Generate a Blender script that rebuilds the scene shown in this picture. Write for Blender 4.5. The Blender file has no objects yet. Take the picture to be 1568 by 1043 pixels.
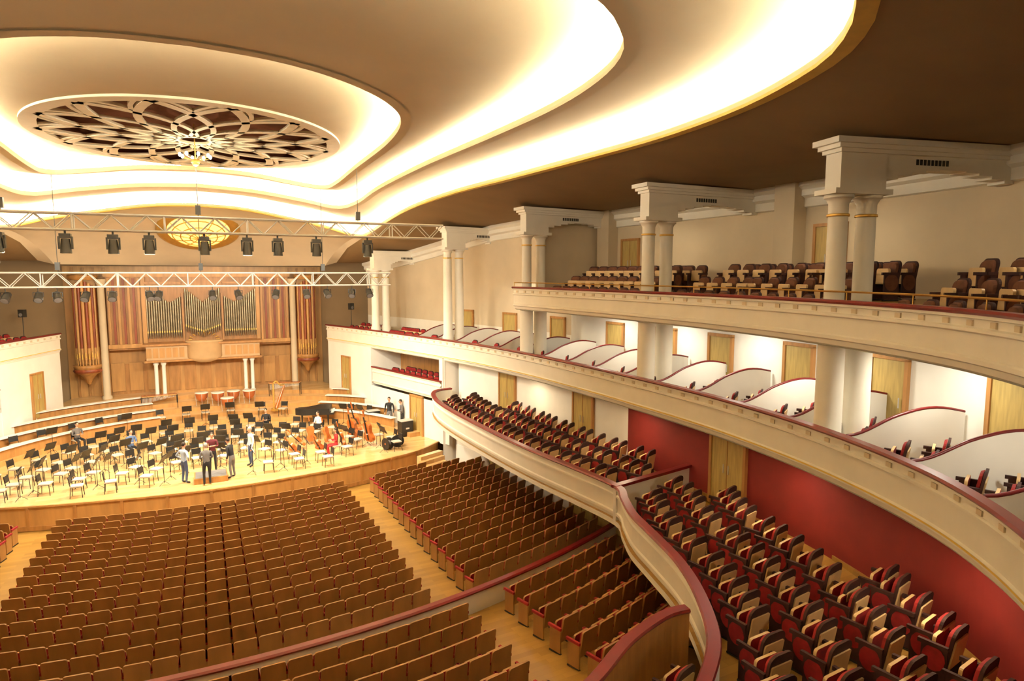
import bpy, math, random
from mathutils import Vector, Matrix
random.seed(7)
sc=bpy.context.scene
PI=math.pi
# ------------------------------------------------------------------ materials
MATS={}
def mat(name,col,rough=.6,metal=0.,var=.0,scale=4.,stretch=(1,1,1),emit=None,estr=0.,spec=.5,kind='noise',col2=None,coat=0.):
    m=bpy.data.materials.new(name); m.use_nodes=True
    nt=m.node_tree; b=nt.nodes['Principled BSDF']
    b.inputs['Roughness'].default_value=rough; b.inputs['Metallic'].default_value=metal
    b.inputs['Specular IOR Level'].default_value=spec
    b.inputs['Coat Weight'].default_value=coat
    tc=nt.nodes.new('ShaderNodeTexCoord'); mp=nt.nodes.new('ShaderNodeMapping')
    mp.inputs['Scale'].default_value=stretch
    nt.links.new(tc.outputs['Object'],mp.inputs['Vector'])
    if kind=='brick':
        tx=nt.nodes.new('ShaderNodeTexBrick'); tx.inputs['Scale'].default_value=scale
        tx.inputs['Mortar Size'].default_value=.004
        tx.inputs['Color1'].default_value=(.0,.0,.0,1); tx.inputs['Color2'].default_value=(.8,.8,.8,1); tx.inputs['Mortar'].default_value=(0,0,0,1)
        tx.inputs['Brick Width'].default_value=1.6; tx.inputs['Row Height'].default_value=.22
        o=tx.outputs['Color']
    else:
        tx=nt.nodes.new('ShaderNodeTexNoise'); tx.inputs['Scale'].default_value=scale; tx.inputs['Detail'].default_value=4.
        o=tx.outputs['Fac']
    nt.links.new(mp.outputs['Vector'],tx.inputs['Vector'])
    rp=nt.nodes.new('ShaderNodeValToRGB')
    c2=col2 if col2 else tuple(max(0,c*(1-var)) for c in col)
    rp.color_ramp.elements[0].color=(*c2,1); rp.color_ramp.elements[1].color=(*[min(1,c*(1+var*.5)) for c in col],1)
    if kind=='noise':
        rp.color_ramp.elements[0].position=.3; rp.color_ramp.elements[1].position=.7
    nt.links.new(o,rp.inputs['Fac']); nt.links.new(rp.outputs['Color'],b.inputs['Base Color'])
    if emit:
        b.inputs['Emission Color'].default_value=(*emit,1); b.inputs['Emission Strength'].default_value=estr
    MATS[name]=m; return m
mat('plaster_cream',(.83,.785,.68),.7,var=.05,scale=1.5)
mat('plaster_white',(.88,.86,.80),.6,var=.04,scale=1.5)
mat('plaster_tan',(.64,.53,.37),.75,var=.06,scale=1.)
mat('wall_brown',(.34,.22,.11),.75,var=.06,scale=1.)
mat('ceiling_cream',(.70,.58,.385),.85,var=.05,scale=.6)
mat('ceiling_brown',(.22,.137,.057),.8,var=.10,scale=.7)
mat('wall_red',(.19,.010,.008),.7,var=.1,scale=2.)
mat('rail_red',(.16,.007,.008),.35,var=.1,scale=3.)
mat('velvet_red',(.28,.010,.012),.85,var=.25,scale=8.)
mat('velvet_dark',(.040,.010,.008),.8,var=.3,scale=8.)
mat('velvet_brown',(.13,.045,.020),.85,var=.25,scale=8.)
mat('seat_wood',(.34,.165,.048),.4,var=.2,scale=3.,stretch=(1,1,.25))
mat('seat_cream',(.74,.52,.26),.4,var=.12,scale=3.)
mat('door_wood',(.47,.34,.11),.45,var=.22,scale=5.,stretch=(3,3,.3))
mat('floor_parquet',(.42,.24,.055),.35,kind='brick',scale=1.2,col2=(.29,.155,.033))
mat('stage_wood',(.80,.54,.25),.22,kind='brick',scale=.9,col2=(.66,.41,.16),coat=.3)
mat('panel_wood',(.46,.225,.07),.4,var=.25,scale=3.,stretch=(2,2,.3))
mat('panel_orange',(.56,.30,.10),.4,var=.2,scale=2.,stretch=(2,2,.3))
mat('organ_tan',(.60,.40,.21),.5,var=.1,scale=2.)
mat('organ_red',(.26,.06,.022),.4,var=.3,scale=3.,stretch=(2,2,.3))
mat('pipe_metal',(.42,.36,.25),.32,metal=.75,var=.2,scale=3.)
mat('gold',(.80,.52,.14),.35,metal=.7,var=.1)
mat('gold_paint',(.75,.52,.10),.5,var=.1)
mat('aluminium',(.58,.56,.52),.45,metal=.2,var=.05)
mat('black_metal',(.015,.014,.013),.4,var=.2)
mat('chair_seat',(.58,.53,.45),.6,var=.1)
mat('lamp_white',(1,1,1),emit=(1,.91,.71),estr=118)
mat('bulb_glow',(1,1,1),emit=(1,.85,.55),estr=9)
mat('skin',(.62,.34,.22),.5,var=.08,scale=9)
mat('hair_dark',(.035,.02,.012),.6,var=.3,scale=30)
mat('hair_grey',(.40,.36,.32),.6,var=.3,scale=30)
mat('cloth_black',(.02,.02,.024),.8,var=.3)
mat('cloth_blue',(.10,.16,.32),.8,var=.2)
mat('cloth_light',(.38,.46,.58),.8,var=.1)
mat('cloth_white',(.80,.78,.74),.8,var=.05)
mat('cloth_grey',(.16,.15,.15),.8,var=.2)
mat('cloth_red',(.50,.02,.02),.8,var=.2)
mat('cloth_wine',(.14,.02,.03),.8,var=.2)
mat('cloth_jeans',(.06,.09,.18),.8,var=.2)
mat('varnish',(.50,.13,.025),.25,var=.3,scale=4,coat=.4)
mat('copper',(.62,.22,.09),.3,metal=.6,var=.1)
mat('drum_skin',(.82,.78,.68),.5,var=.03)
mat('paper_and_lit_top',(.86,.84,.78),.7,var=.03)
mat('grille_dark',(.13,.035,.012),.85,var=.2)
mat('grille_rib',(.90,.80,.60),.7,var=.05)
mat('glass_amber',(.9,.6,.15),.3,emit=(1,.68,.20),estr=1.5,var=.3,scale=3)

# ------------------------------------------------------------------ mesh builder
class MB:
    def __init__(s): s.v=[];s.f=[];s.m=[];s.s=[]
    def add(s,vs,fs,m,smooth=False):
        o=len(s.v); s.v.extend([tuple(v) for v in vs])
        for f in fs:
            s.f.append(tuple(i+o for i in f)); s.m.append(m); s.s.append(smooth)
    def box(s,c,sz,m,rz=0.,taper=1.):
        x,y,z=[a/2 for a in sz]; cs,sn=math.cos(rz),math.sin(rz); vs=[]
        for dz in(-1,1):
            k=1 if dz<0 else taper
            for dx,dy in((-1,-1),(1,-1),(1,1),(-1,1)):
                px,py=dx*x*k,dy*y*k
                vs.append((c[0]+px*cs-py*sn,c[1]+px*sn+py*cs,c[2]+dz*z))
        s.add(vs,[(3,2,1,0),(4,5,6,7),(0,1,5,4),(1,2,6,5),(2,3,7,6),(3,0,4,7)],m)
    def cyl(s,p0,p1,r0,r1,m,n=12,caps=True,smooth=True):
        p0=Vector(p0);p1=Vector(p1);d=(p1-p0)
        if d.length<1e-6:return
        d.normalize(); a=Vector((0,0,1)) if abs(d.z)<.9 else Vector((1,0,0))
        u=d.cross(a).normalized();w=d.cross(u)
        vs=[];
        for p,r in((p0,r0),(p1,r1)):
            for i in range(n):
                t=2*PI*i/n; vs.append(p+u*math.cos(t)*r+w*math.sin(t)*r)
        s.add(vs,[(i,(i+1)%n,n+(i+1)%n,n+i) for i in range(n)],m,smooth)
        if caps: s.add(vs,[tuple(range(n-1,-1,-1)),tuple(range(n,2*n))],m)
    def tube(s,pts,r,m,n=6):
        for a,b in zip(pts[:-1],pts[1:]): s.cyl(a,b,r,r,m,n)
    def lathe(s,c,prof,m,n=20,a0=0,a1=2*PI,sy=1.):
        full=abs(a1-a0-2*PI)<1e-6; k=n if full else n+1; vs=[]
        for r,z in prof:
            for i in range(k):
                t=a0+(a1-a0)*i/n; vs.append((c[0]+r*math.cos(t),c[1]+r*sy*math.sin(t),c[2]+z))
        fs=[]
        for j in range(len(prof)-1):
            for i in range(n):
                i2=(i+1)%k; fs.append((j*k+i,j*k+i2,(j+1)*k+i2,(j+1)*k+i))
        s.add(vs,fs,m,True)
    def prism(s,poly,z0,z1,m,ms=None):
        n=len(poly); vs=[(x,y,z0) for x,y in poly]+[(x,y,z1) for x,y in poly]
        s.add(vs,[tuple(range(n-1,-1,-1)),tuple(range(n,2*n))],m)
        s.add(vs,[(i,(i+1)%n,n+(i+1)%n,n+i) for i in range(n)],ms or m)
    def sweep(s,path,nr,prof,m,closed=False,zs=None,smooth=False,pclosed=False):
        vs=[];k=len(prof)
        for i,(p,q) in enumerate(zip(path,nr)):
            zz=zs[i] if zs else 0
            for d,z in prof: vs.append((p[0]+q[0]*d,p[1]+q[1]*d,z+zz))
        n=len(path);fs=[]
        for i in range(n if closed else n-1):
            j=(i+1)%n
            for a in range(k if pclosed else k-1):
                b=(a+1)%k; fs.append((i*k+a,i*k+b,j*k+b,j*k+a))
        s.add(vs,fs,m,smooth)
        if pclosed and not closed:
            s.add(vs,[tuple(range(k)),tuple((n-1)*k+a for a in range(k-1,-1,-1))],m)
    def loft(s,rows,m,closed=False,smooth=True):
        k=len(rows[0]);vs=[p for r in rows for p in r];fs=[]
        for j in range(len(rows)-1):
            for i in range(k if closed else k-1):
                i2=(i+1)%k; fs.append((j*k+i,j*k+i2,(j+1)*k+i2,(j+1)*k+i))
        s.add(vs,fs,m,smooth)
    def ell(s,c,r,m,n=12,k=8,R=None):
        vs=[];fs=[]
        for j in range(k+1):
            ph=PI*j/k
            for i in range(n):
                t=2*PI*i/n; v=Vector((r[0]*math.sin(ph)*math.cos(t),r[1]*math.sin(ph)*math.sin(t),r[2]*math.cos(ph)))
                if R is not None: v=R@v
                vs.append((c[0]+v.x,c[1]+v.y,c[2]+v.z))
        for j in range(k):
            for i in range(n):
                fs.append((j*n+i,(j+1)*n+i,(j+1)*n+(i+1)%n,j*n+(i+1)%n))
        s.add(vs,fs,m,True)
    def inst(s,t,loc,rz=0.,sc_=1.):
        cs,sn=math.cos(rz)*sc_,math.sin(rz)*sc_; o=len(s.v)
        s.v.extend([(loc[0]+x*cs-y*sn,loc[1]+x*sn+y*cs,loc[2]+z*sc_) for x,y,z in t.v])
        s.f.extend([tuple(i+o for i in f) for f in t.f]); s.m.extend(t.m); s.s.extend(t.s)
    def xform(s,M):
        s.v=[tuple(M@Vector(v)) for v in s.v]; return s
    def mirror(s):
        o=len(s.v); s.v.extend([(-x,y,z) for x,y,z in s.v])
        s.f.extend([tuple(i+o for i in reversed(f)) for f in s.f]); s.m.extend(list(s.m)); s.s.extend(list(s.s)); return s
    def mesh(s,name):
        me=bpy.data.meshes.new(name); me.from_pydata(s.v,[],s.f)
        names=[];idx={}
        for m in s.m:
            if m not in idx: idx[m]=len(names); names.append(m)
        for n in names: me.materials.append(MATS[n])
        me.polygons.foreach_set('material_index',[idx[m] for m in s.m])
        me.polygons.foreach_set('use_smooth',s.s)
        me.update(); return me
    def obj(s,name,loc=(0,0,0),rz=0.,parent=None):
        o=bpy.data.objects.new(name,s.mesh(name)); sc.collection.objects.link(o)
        o.location=loc;o.rotation_euler=(0,0,rz)
        if parent: o.parent=parent
        return o
def link(name,me,loc,rz=0.,parent=None):
    o=bpy.data.objects.new(name,me); sc.collection.objects.link(o); o.location=loc;o.rotation_euler=(0,0,rz)
    if parent:o.parent=parent
    return o

# ------------------------------------------------------------------ curves
def cr(pts,step=.3,closed=False,n=None):
    P=[Vector(p) for p in pts];N=len(P);out=[]
    for i in range(N if closed else N-1):
        if closed: p0,p1,p2,p3=P[i-1],P[i],P[(i+1)%N],P[(i+2)%N]
        else: p0,p1,p2,p3=P[max(i-1,0)],P[i],P[i+1],P[min(i+2,N-1)]
        for j in range(16):
            t=j/16; out.append(.5*((2*p1)+(p2-p0)*t+(2*p0-5*p1+4*p2-p3)*t*t+(3*p1-p0-3*p2+p3)*t**3))
    out.append(P[0].copy() if closed else P[-1].copy())
    L=[0]
    for a,b in zip(out[:-1],out[1:]): L.append(L[-1]+(b-a).length)
    m=n if n else max(2,int(L[-1]/step))
    res=[];k=0
    for i in range(m if closed else m+1):
        d=L[-1]*i/m
        while k<len(L)-2 and L[k+1]<d:k+=1
        t=(d-L[k])/max(1e-9,L[k+1]-L[k]); res.append(tuple(out[k].lerp(out[k+1],t)))
    return res
def normals(path,closed=False):
    n=len(path);r=[]
    for i in range(n):
        a=path[(i-1)%n] if (closed or i>0) else path[i]; b=path[(i+1)%n] if (closed or i<n-1) else path[i]
        tx,ty=b[0]-a[0],b[1]-a[1];l=math.hypot(tx,ty) or 1; r.append((-ty/l,tx/l))
    return r
def lerp1(x,tab):
    if x<=tab[0][0]:return tab[0][1]
    for (a,b),(c,d) in zip(tab[:-1],tab[1:]):
        if x<=c: return b+(d-b)*(x-a)/(c-a)
    return tab[-1][1]
Bc=[(7.3,43.6),(8.2,40.8),(9.1,37.8),(10.05,34.3),(10.95,31),(11.7,27.6),(12.2,23.8),(12.45,19.6),(12.5,16.5),(12.45,13.5),(12.15,10.8),(11.7,8.7),(11.0,6.7),(10.2,5.3),(9.2,4.1),(7.4,2.3),(5,.6),(2.5,-.4),(0,-.8)]
BP=cr(Bc,.3);BN=normals(BP)
BN[-1]=(0,-1)
def off(path,nr,d): return [(p[0]+q[0]*d,p[1]+q[1]*d) for p,q in zip(path,nr)]
def sub(path,nr,y0,y1):
    ii=[i for i,p in enumerate(path) if y0<=p[1]<=y1]
    return [path[i] for i in ii],[nr[i] for i in ii]
def railX(y):
    return lerp1(y,sorted([(p[1],p[0]) for p in BP]))
def near(y): 
    i=min(range(len(BP)),key=lambda i:abs(BP[i][1]-y)); return BP[i],BN[i]
def eZ(y): return lerp1(y,[(24,11.65),(30.6,11.3),(38.4,10.2),(43.6,9.5),(47,9.2)])
RAILP=lambda zr:[(-.04,zr-.08),(.15,zr-.08),(.17,zr-.04),(.15,zr),(-.04,zr),(-.07,zr-.04)]

# ------------------------------------------------------------------ seats
def rounded(w,h,top,n=6):
    pts=[(-w/2,0),(w/2,0)]
    for i in range(n+1):
        t=PI/2*i/n; pts.append((w/2-top+top*math.cos(t),h-top+top*math.sin(t)))
    for i in range(n+1):
        t=PI/2+PI/2*i/n; pts.append((-w/2+top+top*math.cos(t),h-top+top*math.sin(t)))
    return pts
def panel(mb,poly,y,th,z0,m,tilt=0.,scale=1.,mf=None,cz=.2):
    n=len(poly);vs=[]
    for yy,s in((y-th/2,1),(y+th/2,scale)):
        for x,z in poly:
            zz=cz+(z-cz)*s; vs.append((x*s,yy-zz*math.tan(tilt),z0+zz))
    mb.add(vs,[tuple(range(n))],m); mb.add(vs,[tuple(range(2*n-1,n-1,-1))],mf or m)
    mb.add(vs,[(i,n+i,n+(i+1)%n,(i+1)%n) for i in range(n)],mf or m)
def seat(back,front,under,arm,side,inset=None,oval=None,squab=.36):
    t=MB()
    rd=.14 if inset else .05
    panel(t,rounded(.50,.62,rd,5),-.16,.045,.30,back,.16)
    if inset: panel(t,rounded(.43,.46,.03,3),-.192,.03,.30,inset,.16)
    panel(t,rounded(.45,.52,rd*.9,4),-.115,.05,.37,front,.16,.93)
    panel(t,rounded(.46,squab,.05,3),.02,.05,.38,front,.05,1.,mf=under)
    for sx in(-1,1):
        t.box((sx*.268,.0,.62),(.055,.40,.06),arm)
        t.box((sx*.268,-.02,.32),(.035,.34,.56),side)
        t.box((sx*.268,-.02,.015),(.05,.36,.03),'black_metal')
        if oval:
            n=14; vs=[(sx*.290,-.02+.155*math.cos(2*PI*i/n),.42+.19*math.sin(2*PI*i/n)) for i in range(n)]+[(sx*.262,-.02+.155*math.cos(2*PI*i/n),.42+.19*math.sin(2*PI*i/n)) for i in range(n)]
            t.add(vs,[tuple(range(n))]+[(i,(i+1)%n,n+(i+1)%n,n+i) for i in range(n)],oval)
    return t
seatS=seat('seat_wood','velvet_red','seat_wood','velvet_red','seat_wood')
seatA=seat('velvet_dark','velvet_red','seat_cream','velvet_dark','velvet_dark','seat_cream','velvet_red')
seatC=seat('velvet_dark','velvet_brown','seat_cream','velvet_dark','velvet_dark','seat_cream','velvet_brown')
def face(dx,dy): return math.atan2(dy,dx)-PI/2
def zf(x,y):
    s=y-.02*x*x
    if s>27: return -1.
    if s>14.5: return -1.+(27-s)*.045
    return -.38+(14.5-s)*.11+.10
mb=MB()
xs=[-13.4+26.8*i/54 for i in range(55)];ss=[-6+.35*j for j in range(110)]
ss=sorted(ss+[14.5001,14.4999])
rows=[]
for s_ in ss:
    rows.append([(x,s_+.02*x*x,zf(x,s_+.02*x*x)) for x in xs])
mb.loft(rows,'floor_parquet',smooth=False); mb.obj('floor')
mb=MB()
def rowseat(mb,s,x0,x1,t,lim=None):
    n=int((x1-x0)/.54); o=(x1-x0-n*.54)/2
    for i in range(n):
        x=x0+o+.27+.54*i; y=s+.02*x*x
        if lim and not lim(x,y): continue
        mb.inst(t,(x,y,zf(x,y)+.005),face(-.04*x,1))
s_=27.2
while s_>15.3:
    rowseat(mb,s_,-5.2,5.2,seatS)
    for sg in(-1,1):
        a,b=(6.4,12.0) if sg>0 else (-12.0,-6.4)
        rowseat(mb,s_,a,b,seatS,lambda x,y:y<29.6-abs(x)*.08)
    s_-=.78
mb.obj('stalls_seats')
mb=MB();s_=13.75
while s_>8.2:
    rowseat(mb,s_,-5.0,-.6,seatS);rowseat(mb,s_,-.6,5.8,seatS)
    for a,b in((6.9,11.4),(-11.4,-6.9)):
        rowseat(mb,s_,a,b,seatS)
    s_-=.82
mb.obj('rear_stalls_seats')
bpath=[(x,14.55+.02*x*x) for x in [12.4-.4*i for i in range(63)]];bn=normals(bpath);bz=[-.44]*len(bpath)
mb=MB()
mb.sweep(bpath,bn,[(-.05,-.4),(-.05,.72),(.05,.72),(.05,-.4)],'plaster_white',zs=bz,pclosed=True)
mb.sweep(bpath,bn,[(-.10,.72),(.10,.72),(.12,.77),(.08,.81),(-.08,.81),(-.12,.77)],'rail_red',zs=bz,pclosed=True)
mb.obj('stalls_barrier')

# ------------------------------------------------------------------ stage
edge=cr([(-11.3,31.9),(-9.6,30.6),(-7.8,29.8),(-4.6,29.0),(0,28.5),(4.6,29.0),(7.8,29.8),(9.6,30.6),(10.9,31.7)],.4)
mb=MB()
poly=edge+[(11.3,34),(10,39),(8.2,43.5),(7.4,47.2),(-7.4,47.2),(-8.2,43.5),(-10,39),(-11.3,34)]
mb.prism(poly,-1.0,0.,'stage_wood','panel_orange')
en=normals(edge);en=[(-a,-b) for a,b in en]
mb.sweep(edge,en,[(-.02,.0),(.05,.0),(.05,-.07),(-.02,-.07)],'panel_orange',pclosed=True)
mb.sweep(edge,en,[(-.02,-.8),(.05,-.8),(.05,-.98),(-.02,-.98)],'panel_wood',pclosed=True)
for i in range(2,len(edge)-2,4):
    p,q=edge[i],en[i]; mb.box((p[0]+q[0]*.02,p[1]+q[1]*.02,-.44),(.06,.10,.72),'panel_wood',rz=math.atan2(q[1],q[0]))
mb.obj('stage_floor')
mb=MB()
for i in range(5):
    mb.box((9.9,30.0-.28*i,-1+(5-i)*.09),(1.5,.30,(5-i)*.18),'stage_wood',rz=.45)
mb.obj('stage_steps')
mb=MB();C0=(0,31)
RR=[(10.0,.24),(11.0,.48),(12.0,.72),(13.0,.96),(14.0,1.2)]
LT=[(31,11.2),(34,11.1),(39,9.9),(43.5,8.1),(47.2,7.35)]
def inside(x,y): return y<47.1 and abs(x)<lerp1(y,LT)
for i,(r,h) in enumerate(RR):
    r2=RR[i+1][0] if i<4 else 17.5
    A=[math.radians(12+156*j/60) for j in range(61)]
    for a,b in zip(A[:-1],A[1:]):
        q=[]
        for rr,t in((r,a),(r,b),(r2,b),(r2,a)):
            x,y=C0[0]+rr*math.cos(t),C0[1]+rr*math.sin(t)
            lim=lerp1(min(y,47.1),LT)
            x=max(-lim,min(lim,x)); y=min(y,47.1); q.append((x,y))
        mb.prism(q,0.,h,'stage_wood','panel_orange')
mb.obj('orchestra_risers')
mb=MB()
for r,h in RR[:4]:
    for a0,a1 in((104,164),(22,56)):
        pts=[]
        for j in range(26):
            t=math.radians(a1+(a0-a1)*j/25)
            pts.append(((r+.12)*math.cos(t),31+(r+.12)*math.sin(t)))
        pts=[p for p in pts if inside(p[0]*1.02,p[1]+.1)]
        if len(pts)<3: continue
        nn=normals(pts)
        mb.sweep(pts,nn,[(-.03,h-.02),(-.03,h+.50),(.03,h+.50),(.03,h-.02)],'panel_wood',pclosed=True)
        mb.sweep(pts,nn,[(-.20,h+.50),(-.20,h+.54),(.20,h+.54),(.20,h+.50)],'paper_and_lit_top',pclosed=True)  # bench tops coloured white to stand for the light falling on them
mb.obj('choir_benches')

# ------------------------------------------------------------------ organ wall
mb=MB()
mb.box((0,47.3,4.6),(15.2,.2,9.4),'panel_orange')
mb.box((0,47.45,6.5),(32,.1,13),'wall_brown')
mb.box((0,47.15,1.9),(10.6,.1,2.4),'panel_wood')
for i in range(-5,6):
    mb.box((i*1.0,47.05,2.3),(.74,.08,1.8),'panel_orange')
for sx in(-1,1):
    for i in range(4): mb.box((sx*(5.45+.55*i),47.12,4.6),(.10,.16,9.2),'panel_wood')
mb.obj('wall_back')
mb=MB()
mb.box((0,46.6,6.45),(10.6,.8,4.7),'panel_wood')
mb.box((0,46.15,8.75),(10.8,.3,.25),'panel_orange')
mb.box((0,46.2,4.35),(10.6,.5,.25),'panel_orange')
for sx in(-1,1):
    for i in range(7):
        x=sx*(3.55+i*.27); mb.box((x,46.12,6.5),(.13,.14,4.1),'organ_red' if i%2 else 'panel_orange')
    mb.box((sx*3.3,46.05,6.5),(.22,.3,4.4),'panel_orange')
    mb.box((sx*1.15,46.05,6.0),(.10,.2,3.2),'panel_wood')
    mb.box((sx*2.2,46.0,8.25),(2.0,.36,.14),'panel_wood')
    mb.lathe((sx*5.5,45.75,1.2),[(.27,0),(.27,.15),(.2,.2),(.19,6.9),(.24,7.0),(.30,7.15),(.30,7.3)],'plaster_tan')
def pipe(mb,x,y,z0,z1,r,m='pipe_metal'):
    mb.cyl((x,y,z0),(x,y,z0+.35),r*.35,r,m,8); mb.cyl((x,y,z0+.35),(x,y,z1),r,r,m,8)
    mb.box((x,y-r*.95,z0+.42),(r*1.1,.02,.10),'gold')
for i in range(17):
    x=-.98+1.96*i/16; c=abs(i-8)/8
    pipe(mb,x,46.0-.25*(1-c*c),4.75+.35*c,7.9-.9*(1-c),.055)
for sx in(-1,1):
    for i in range(15):
        t=i/14; x=sx*(1.3+1.85*t); pipe(mb,x,46.02,4.75,7.0+1.2*abs(t-.3),.06)
for i in range(9):
    a=PI*i/8; mb.cyl((math.cos(a)*.9,45.72,4.62+math.sin(a)*.5),(math.cos(a)*.7,45.72,4.62+math.sin(a)*.35),.05,.02,'gold',6)
mb.box((0,45.55,3.95),(6.5,1.3,.95),'organ_tan')
mb.box((0,45.45,4.46),(6.8,1.6,.12),'panel_wood')
mb.box((0,45.45,3.45),(6.7,1.5,.12),'panel_wood')
for i in range(6):
    for sx in(-1,1): mb.box((sx*(1.3+.36*i),44.89,3.95),(.28,.03,.6),'panel_orange')
mb.lathe((0,44.95,3.4),[(.3,-.15),(.8,0),(1.0,.2),(1.0,1.1),(1.1,1.15),(1.1,1.25),(0,1.25)],'organ_tan',sy=.5,a0=PI,a1=2*PI)
for sx in(-1,1):
    for dx in(0,.42):
        mb.lathe((sx*(2.35+dx),45.1,1.2),[(.16,0),(.16,.1),(.11,.15),(.11,1.95),(.16,2.05),(.16,2.2)],'plaster_white',n=12)
mb.box((0,46.3,2.3),(5.2,.5,2.2),'panel_orange')
for i in range(5): mb.box((-1.8+.9*i,46.02,2.3),(.66,.06,1.8),'panel_wood')
for sx in(-1,1):
    cx,cy=sx*6.4,45.6
    mb.prism([(cx-.62,47),(cx+.62,47),(cx+.62,45.9),(cx-.62,45.9)],3.2,8.6,'panel_orange')
    for i in range(11):
        a=PI+PI*i/10; x=cx+.56*math.cos(a);y=cy+.3+.62*math.sin(a)
        m='organ_red' if i%2==0 else 'panel_orange'
        mb.cyl((x,y,4.4 if i%2==0 else 3.7),(x,y,8.45-.10*abs(i-5)),.09,.09,m,8)
        mb.cyl((x,y,3.3),(x,y,4.4),.03,.09,'panel_orange',8)
        mb.cyl((x,y-.07,3.75+.1*(i%2)),(x,y-.09,4.05+.1*(i%2)),.05,.02,'gold',6)
    mb.lathe((cx,cy+.3,0),[(.0,2.1),(.12,2.2),(.25,2.5),(.45,2.75),(.62,2.85),(.72,3.15),(.76,3.2),(.76,3.35),(.0,3.35)],'panel_wood',a0=PI,a1=2*PI)
    mb.lathe((cx,cy+.3,0),[(.74,2.9),(.80,3.0),(.74,3.1)],'organ_red',a0=PI,a1=2*PI)
    mb.lathe((cx,cy+.3,0),[(.66,8.45),(.78,8.6),(.78,8.75),(0,8.75)],'panel_wood',a0=PI,a1=2*PI)
mb.obj('pipe_organ')

# ------------------------------------------------------------------ balconies
def fascia(mb,path,nr,zr,h,gold=None):
    P=[(.14,zr-.08),(-.02,zr-.08),(-.02,zr-.13),(.05,zr-.15),(.05,zr-.27),(-.0,zr-.29),(-.0,zr-.34),(.06,zr-.37),(.06,zr-h+.28),(.02,zr-h+.25),(.02,zr-h+.18),(.08,zr-h+.15),(.10,zr-h+.05),(.2,zr-h)]
    mb.sweep(path,nr,P,'plaster_cream')
    mb.sweep(path,nr,[(.145,zr-.08),(.145,zr-h+.1)],'plaster_cream')
    mb.sweep(path,nr,RAILP(zr),'rail_red',pclosed=True)
    if gold: mb.sweep(path,nr,[(.01,zr-gold),(.01,zr-gold-.035)],'gold_paint')
def dentils(mb,path,nr,zr,step=.5):
    acc=0
    for i in range(len(path)-1):
        l=math.hypot(path[i+1][0]-path[i][0],path[i+1][1]-path[i][1]);acc+=l
        if acc>=step:
            acc=0;p,q=path[i],nr[i]
            mb.box((p[0]+q[0]*.04,p[1]+q[1]*.04,zr-.21),(.04,.14,.09),'plaster_tan',rz=math.atan2(q[1],q[0]))
WALLD=3.2;CD=5.0
mb=MB();zB=5.5
fascia(mb,BP,BN,zB,1.15,gold=.9);dentils(mb,BP,BN,zB)
mb.sweep(BP,BN,[(.145,4.55),(WALLD,4.55)],'floor_parquet'); mb.sweep(BP,BN,[(.145,zB-1.15),(WALLD,zB-1.15)],'plaster_cream')
mb.mirror(); mb.obj('loge_balcony')
def bays(path,nr,y0,y1,step):
    out=[];acc=step
    for i in range(len(path)-1):
        acc+=math.hypot(path[i+1][0]-path[i][0],path[i+1][1]-path[i][1])
        if acc>=step and y0<=path[i][1]<=y1: acc=0; out.append((path[i],nr[i]))
    return out
mb=MB();mchair=MB()
pts=bays(BP,BN,2,34,1.75)
prof=[]
for j in range(17):
    d=.25+2.85*j/16
    z=5.42+.42*(.5-.5*math.cos(PI*min(1,max(0,(d-.25)/1.5))))+.10*math.sin(max(0,d-1.6)*2.2)
    prof.append((d,z))
for p,q in pts:
    t=(-q[1],q[0]); n=len(prof); vs=[]
    for s in(-.03,.03):
        for d,z in prof: vs.append((p[0]+q[0]*d+t[0]*s,p[1]+q[1]*d+t[1]*s,z))
        for d,z in prof: vs.append((p[0]+q[0]*d+t[0]*s,p[1]+q[1]*d+t[1]*s,4.55))
    m=2*n
    fs=[]
    for j in range(n-1):
        fs+=[(j,j+1,n+j+1,n+j),(m+j,m+n+j,m+n+j+1,m+j+1),(j,m+j,m+j+1,j+1)]
    fs+=[(0,n,m+n,m),(n-1,m+n-1,m+2*n-1,2*n-1)]
    mb.add(vs,fs,'plaster_white')
    for (d,z),(d2,z2) in zip(prof[:-1],prof[1:]):
        mb.cyl((p[0]+q[0]*d,p[1]+q[1]*d,z+.02),(p[0]+q[0]*d2,p[1]+q[1]*d2,z2+.02),.035,.035,'rail_red',6)
for (p,q),(p2,q2) in zip(pts[:-1],pts[1:]):
    for u in(.3,.7):
        for d in(.95,1.9):
            x=p[0]+(p2[0]-p[0])*u+q[0]*d;y=p[1]+(p2[1]-p[1])*u+q[1]*d
            mchair.inst(seatA,(x,y,4.555),face(2-x,29-y))
mb.mirror(); mb.obj('loge_partitions'); mchair.obj('loge_seats')
COLY=[9.68,17.0,24.6,31.3,38.5]
CP,CN=sub(BP,BN,-5,25.1)
mb=MB();zC=8.27
fascia(mb,CP,CN,zC,1.0);dentils(mb,CP,CN,zC,.45)
mb.sweep(CP,CN,[(.145,7.27),(CD+.1,7.27)],'plaster_cream')
mb.sweep(CP,CN,[(.145,7.35),(1.3,7.35),(1.3,7.75),(2.25,7.75),(2.25,8.15),(CD+.1,8.15)],'floor_parquet')
mb.sweep(CP,CN,[(.06,zC+.17),(.08,zC+.19),(.10,zC+.17),(.08,zC+.15)],'gold',pclosed=True)
for i in range(0,len(CP),6):
    p,q=CP[i],CN[i]; mb.cyl((p[0]+q[0]*.08,p[1]+q[1]*.08,zC-.01),(p[0]+q[0]*.08,p[1]+q[1]*.08,zC+.17),.012,.012,'gold',6)
mb.mirror(); mb.obj('upper_balcony')
mb=MB()
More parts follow.
